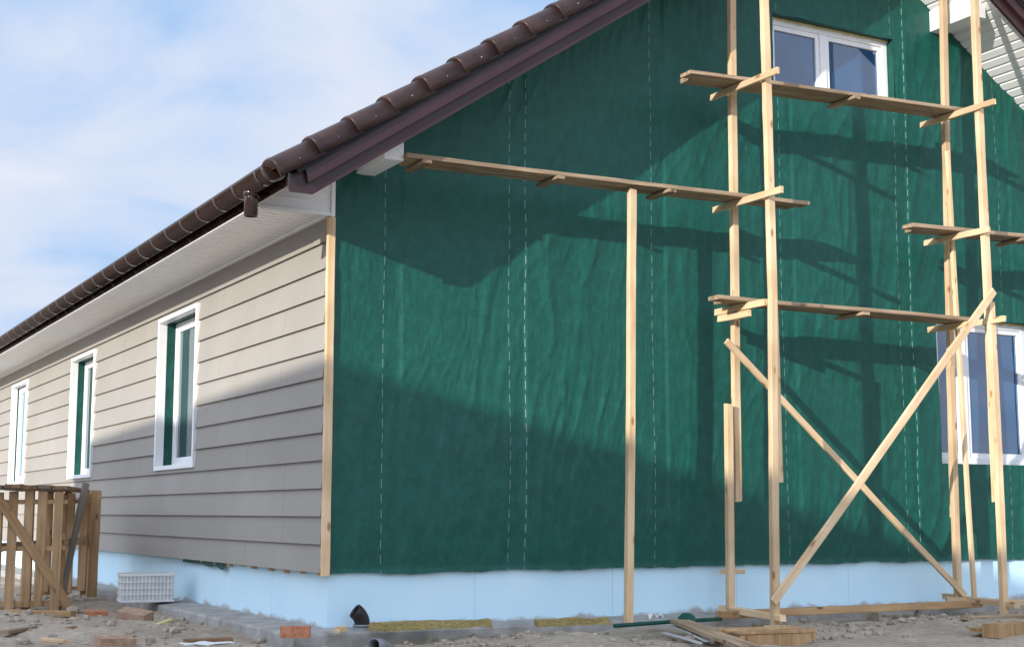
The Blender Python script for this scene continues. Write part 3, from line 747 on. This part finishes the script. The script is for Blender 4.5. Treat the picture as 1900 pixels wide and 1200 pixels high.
def pvc(pts, w, lab):
    V, F = [], []
    P = [on_z(x, y, -.07)+Vector((0, 0, h)) for x, y, h in pts]
    for i, p in enumerate(P):
        d = (P[min(i+1, len(P)-1)]-P[max(i-1, 0)]).normalized(); s = d.cross(Vector((0, 0, 1))).normalized()*w/2
        V += [p-s, p+s, p+s*.9+Vector((0, 0, .012)), p-s*.9+Vector((0, 0, .012))]
    for i in range(len(P)-1):
        for j in range(4): F.append((i*4+j, i*4+(j+1) % 4, i*4+4+(j+1) % 4, i*4+4+j))
    F += [(3, 2, 1, 0), tuple(len(V)-4+j for j in range(4))]
    return tag(fixn(mk('trim_offcut', V, F, CRATED)), lab, 'offcut')
pvc([(1222, 1164, .03), (1250, 1174, .05), (1280, 1184, .04), (1312, 1196, .02)], .04, 'white plastic trim offcut under the loose board')
pvc([(1232, 1180, .02), (1262, 1188, .02), (1300, 1200, .02)], .03, 'narrow white plastic trim offcut nearest the bottom edge')
def board(name, A, B, w, t, mat, lab, hint=(0, 1, 0), cat='board'):
    A, B = Vector(A), Vector(B)
    o = bar(name, A, B, w, t, mat, None, hint=hint); return tag(o, lab, cat)
A = on_z(1262, 1152, .02); B = on_z(1392, 1203, -.03)
board('loose_board', A, B, .15, .03, PLANKW, 'short loose board lying aslant on the ground left of the scaffold foot', hint=(1, .6, 0))
p = on_z(1440, 1196, -.09)
bx = thing('wooden_box', 'flat wooden box of boards on the ground under the front scaffold post', 'box', (p.x, p.y+.12, -.10), rad(-6))
boxes('side_board', [(-.31, .31, -.17, -.15, .0, .09), (-.31, .31, .15, .17, 0, .09), (-.31, -.29, -.149, .149, 0, .09), (.29, .31, -.149, .149, 0, .09)], PALW, bx, bev=.003, jit=.002)
for i in range(3): boxes('lid_board', [(-.32, .32, -.175+.118*i, -.175+.118*i+.11, .0925, .114)], PALW, bx, bev=.003, jit=.003)
board('dark_board', on_z(345, 1190, -.05), on_z(428, 1186, -.05), .10, .035, OLDW, 'dark brown board end in the left foreground near the bottom edge')
sheet(385, 1200, .35, .12, .03, CRATEM, 'pale flat plastic scrap beside the dark board end', 14, z=-.07)
board('loose_board', on_z(1792, 1146, -.01), on_z(1960, 1140, -.01), .14, .03, PLANKW, 'pale board lying beside the right scaffold foot, upper one of two')
board('loose_board', on_z(1815, 1168, -.03), on_z(1985, 1150, -.03), .16, .03, PALW, 'board on top of the wood block at the right edge')
o = lump('wood_block', (.42, .14, .10), PALW, amp=.03, loc=tuple(on_z(1868, 1180, -.08)), rot=(0, 0, rad(10))); tag(o, 'thick wood block at the bottom right corner under a board', 'block')
board('wood_offcut', on_z(290, 1160, -.05), on_z(318, 1150, -.05), .05, .03, FOAM, 'small yellowish offcut right of the tilted dusty brick', cat='offcut')
board('wood_offcut', on_z(625, 1168, .015), on_z(640, 1165, .015), .04, .04, PINE, 'tiny pine offcut on the apron left of the pipe elbow', cat='offcut')
board('wood_offcut', on_z(80, 1186, -.055), on_z(122, 1190, -.055), .05, .025, PINE, 'small pale offcut lying on the sand in the far left foreground', cat='offcut')
board('wood_offcut', on_z(8, 1172, -.05), on_z(62, 1164, -.05), .07, .025, PLANKW, 'grey-brown plank offcut at the far left edge below the trestle', cat='offcut')
board('wood_offcut', on_z(128, 1166, -.05), on_z(172, 1160, -.05), .06, .025, OLDW, 'dark plank offcut between the trestle foot and the dusty bricks', cat='offcut')

# rubble: clods and stones, uncountable
rr = random.Random(3); V, F = [], []
ico = bmesh.new(); bmesh.ops.create_icosphere(ico, subdivisions=1, radius=1); iv = [v.co.copy() for v in ico.verts]; idf = [tuple(v.index for v in f.verts) for f in ico.faces]; ico.free()
cnt = 0
while cnt < 3000:
    if rr.random() < .55: x, y = rr.uniform(-3, -.35), rr.uniform(-1.5, 7)
    else: x, y = rr.uniform(-2, 8.5), rr.uniform(-1.9, -.24)
    if noise.noise((x*1.3, y*1.3, 20)) < rr.uniform(-.35, .45): continue
    r = .005+.038*rr.random()**4
    if rr.random() < .025: r *= 2.0
    n0 = len(V); z = gz(x, y); sx_, sy_, sz_ = r*rr.uniform(.7, 1.5), r*rr.uniform(.7, 1.5), r*rr.uniform(.5, .9); a = rr.uniform(0, 6.3)
    for v in iv:
        q = rr.uniform(.75, 1.15); px_, py_ = v.x*sx_*q, v.y*sy_*q
        V.append((x+px_*math.cos(a)-py_*math.sin(a), y+px_*math.sin(a)+py_*math.cos(a), z+sz_*.4+v.z*sz_*q))
    F += [tuple(i+n0 for i in f) for f in idf]; cnt += 1
tag(mk('rubble', V, F, ROCK), 'scattered clods and small stones on the sandy ground', 'rubble', kind='stuff')

# ------------------------------------------------------------------ the house next door (out of frame, its roof shades the lower walls)
RZN = 1.95+.265*14
nb = thing('neighbour_house', None, None, (-14, -6.67, 0), rad(8.5)); nb['kind'] = 'structure'
prism('wall', [(-3.6, -.2), (3.6, -.2), (3.6, RZN-2.7), (0, RZN-.25), (-3.6, RZN-2.7)], -9, 7.5, NEIGH, nb)
prism('roof', [(-4.2, RZN-2.95), (0, RZN-.13), (4.2, RZN-2.95), (4.2, RZN-2.8), (0, RZN), (-4.2, RZN-2.8)], -9.5, 8.0, TILE, nb)

# ------------------------------------------------------------------ light and sky
Ld = Vector((2.1, 1.0, -.557)).normalized()
sun = bpy.data.lights.new('sun', 'SUN'); sun.energy = 4.8; sun.angle = rad(.5); sun.color = (1.0, .95, .86)
so = bpy.data.objects.new('sun', sun); C.objects.link(so); so.rotation_euler = Ld.to_track_quat('-Z', 'Y').to_euler()
w = bpy.data.worlds.new('World'); S.world = w; w.use_nodes = True; nt = w.node_tree; nt.nodes.clear(); L = nt.links.new
out = N(nt, 'ShaderNodeOutputWorld'); sky = N(nt, 'ShaderNodeTexSky'); sky.sky_type = 'NISHITA'; sky.sun_disc = False
sky.sun_elevation = math.asin(-Ld.z); sky.sun_rotation = math.atan2(-Ld.x, -Ld.y) % (2*math.pi); sky.air_density = 1.0; sky.dust_density = .5; sky.ozone_density = 3.0
b1 = N(nt, 'ShaderNodeBackground'); b1.inputs[1].default_value = .15; L(sky.outputs[0], b1.inputs[0])
tc = N(nt, 'ShaderNodeTexCoord'); sx = N(nt, 'ShaderNodeSeparateXYZ'); L(tc.outputs['Generated'], sx.inputs[0])
za = N(nt, 'ShaderNodeMath', operation='MAXIMUM'); za.inputs[1].default_value = 0; L(sx.outputs[2], za.inputs[0])
zb = N(nt, 'ShaderNodeMath', operation='ADD'); zb.inputs[1].default_value = .22; L(za.outputs[0], zb.inputs[0])
dxn = N(nt, 'ShaderNodeMath', operation='DIVIDE'); L(sx.outputs[0], dxn.inputs[0]); L(zb.outputs[0], dxn.inputs[1])
dyn = N(nt, 'ShaderNodeMath', operation='DIVIDE'); L(sx.outputs[1], dyn.inputs[0]); L(zb.outputs[0], dyn.inputs[1])
cv = N(nt, 'ShaderNodeCombineXYZ'); L(dxn.outputs[0], cv.inputs[0]); L(dyn.outputs[0], cv.inputs[1])
cn = N(nt, 'ShaderNodeTexNoise'); cn.inputs['Scale'].default_value = 2.6; cn.inputs['Detail'].default_value = 6; cn.inputs['Roughness'].default_value = .5; cn.inputs['Distortion'].default_value = .5
L(cv.outputs[0], cn.inputs['Vector'])
# a gap in the cloud veil, high in the north-north-east
sbv = N(nt, 'ShaderNodeVectorMath', operation='SUBTRACT'); sbv.inputs[1].default_value = (.36, 1.62, 0); L(cv.outputs[0], sbv.inputs[0])
scv = N(nt, 'ShaderNodeVectorMath', operation='MULTIPLY'); scv.inputs[1].default_value = (6.0, 8.5, 0); L(sbv.outputs[0], scv.inputs[0])
ln = N(nt, 'ShaderNodeVectorMath', operation='LENGTH'); L(scv.outputs[0], ln.inputs[0])
gp = N(nt, 'ShaderNodeMapRange', interpolation_type='SMOOTHSTEP'); gp.inputs['From Min'].default_value = .1; gp.inputs['From Max'].default_value = 1.7; gp.inputs['To Min'].default_value = -.15; gp.inputs['To Max'].default_value = .05; L(ln.outputs['Value'], gp.inputs[0])
sm = N(nt, 'ShaderNodeMath', operation='ADD'); L(cn.outputs['Fac'], sm.inputs[0]); L(gp.outputs[0], sm.inputs[1])
# thin cloud veil: light blue where it is thin, white where it is thick
cc = ramp(nt, sm.outputs[0], [(.28, (.34, .59, .97)), (.42, (.55, .71, .97)), (.54, (.67, .76, .94)), (.72, (.80, .85, .96))])
cr = ramp(nt, sm.outputs[0], [(.30, (.84, .84, .84)), (.52, (.985, .985, .985))])
# clouds glow more towards the sun
dt = N(nt, 'ShaderNodeVectorMath', operation='DOT_PRODUCT'); dt.inputs[1].default_value = tuple(-Ld); L(tc.outputs['Generated'], dt.inputs[0])
mr = N(nt, 'ShaderNodeMapRange'); mr.inputs['From Min'].default_value = -.2; mr.inputs['From Max'].default_value = 1; mr.inputs['To Min'].default_value = 1.0; mr.inputs['To Max'].default_value = 2.4; L(dt.outputs['Value'], mr.inputs[0])
b2 = N(nt, 'ShaderNodeBackground'); L(mr.outputs[0], b2.inputs[1]); L(cc.outputs[0], b2.inputs[0])
ms = N(nt, 'ShaderNodeMixShader'); L(cr.outputs[0], ms.inputs[0]); L(b1.outputs[0], ms.inputs[1]); L(b2.outputs[0], ms.inputs[2]); L(ms.outputs[0], out.inputs[0])
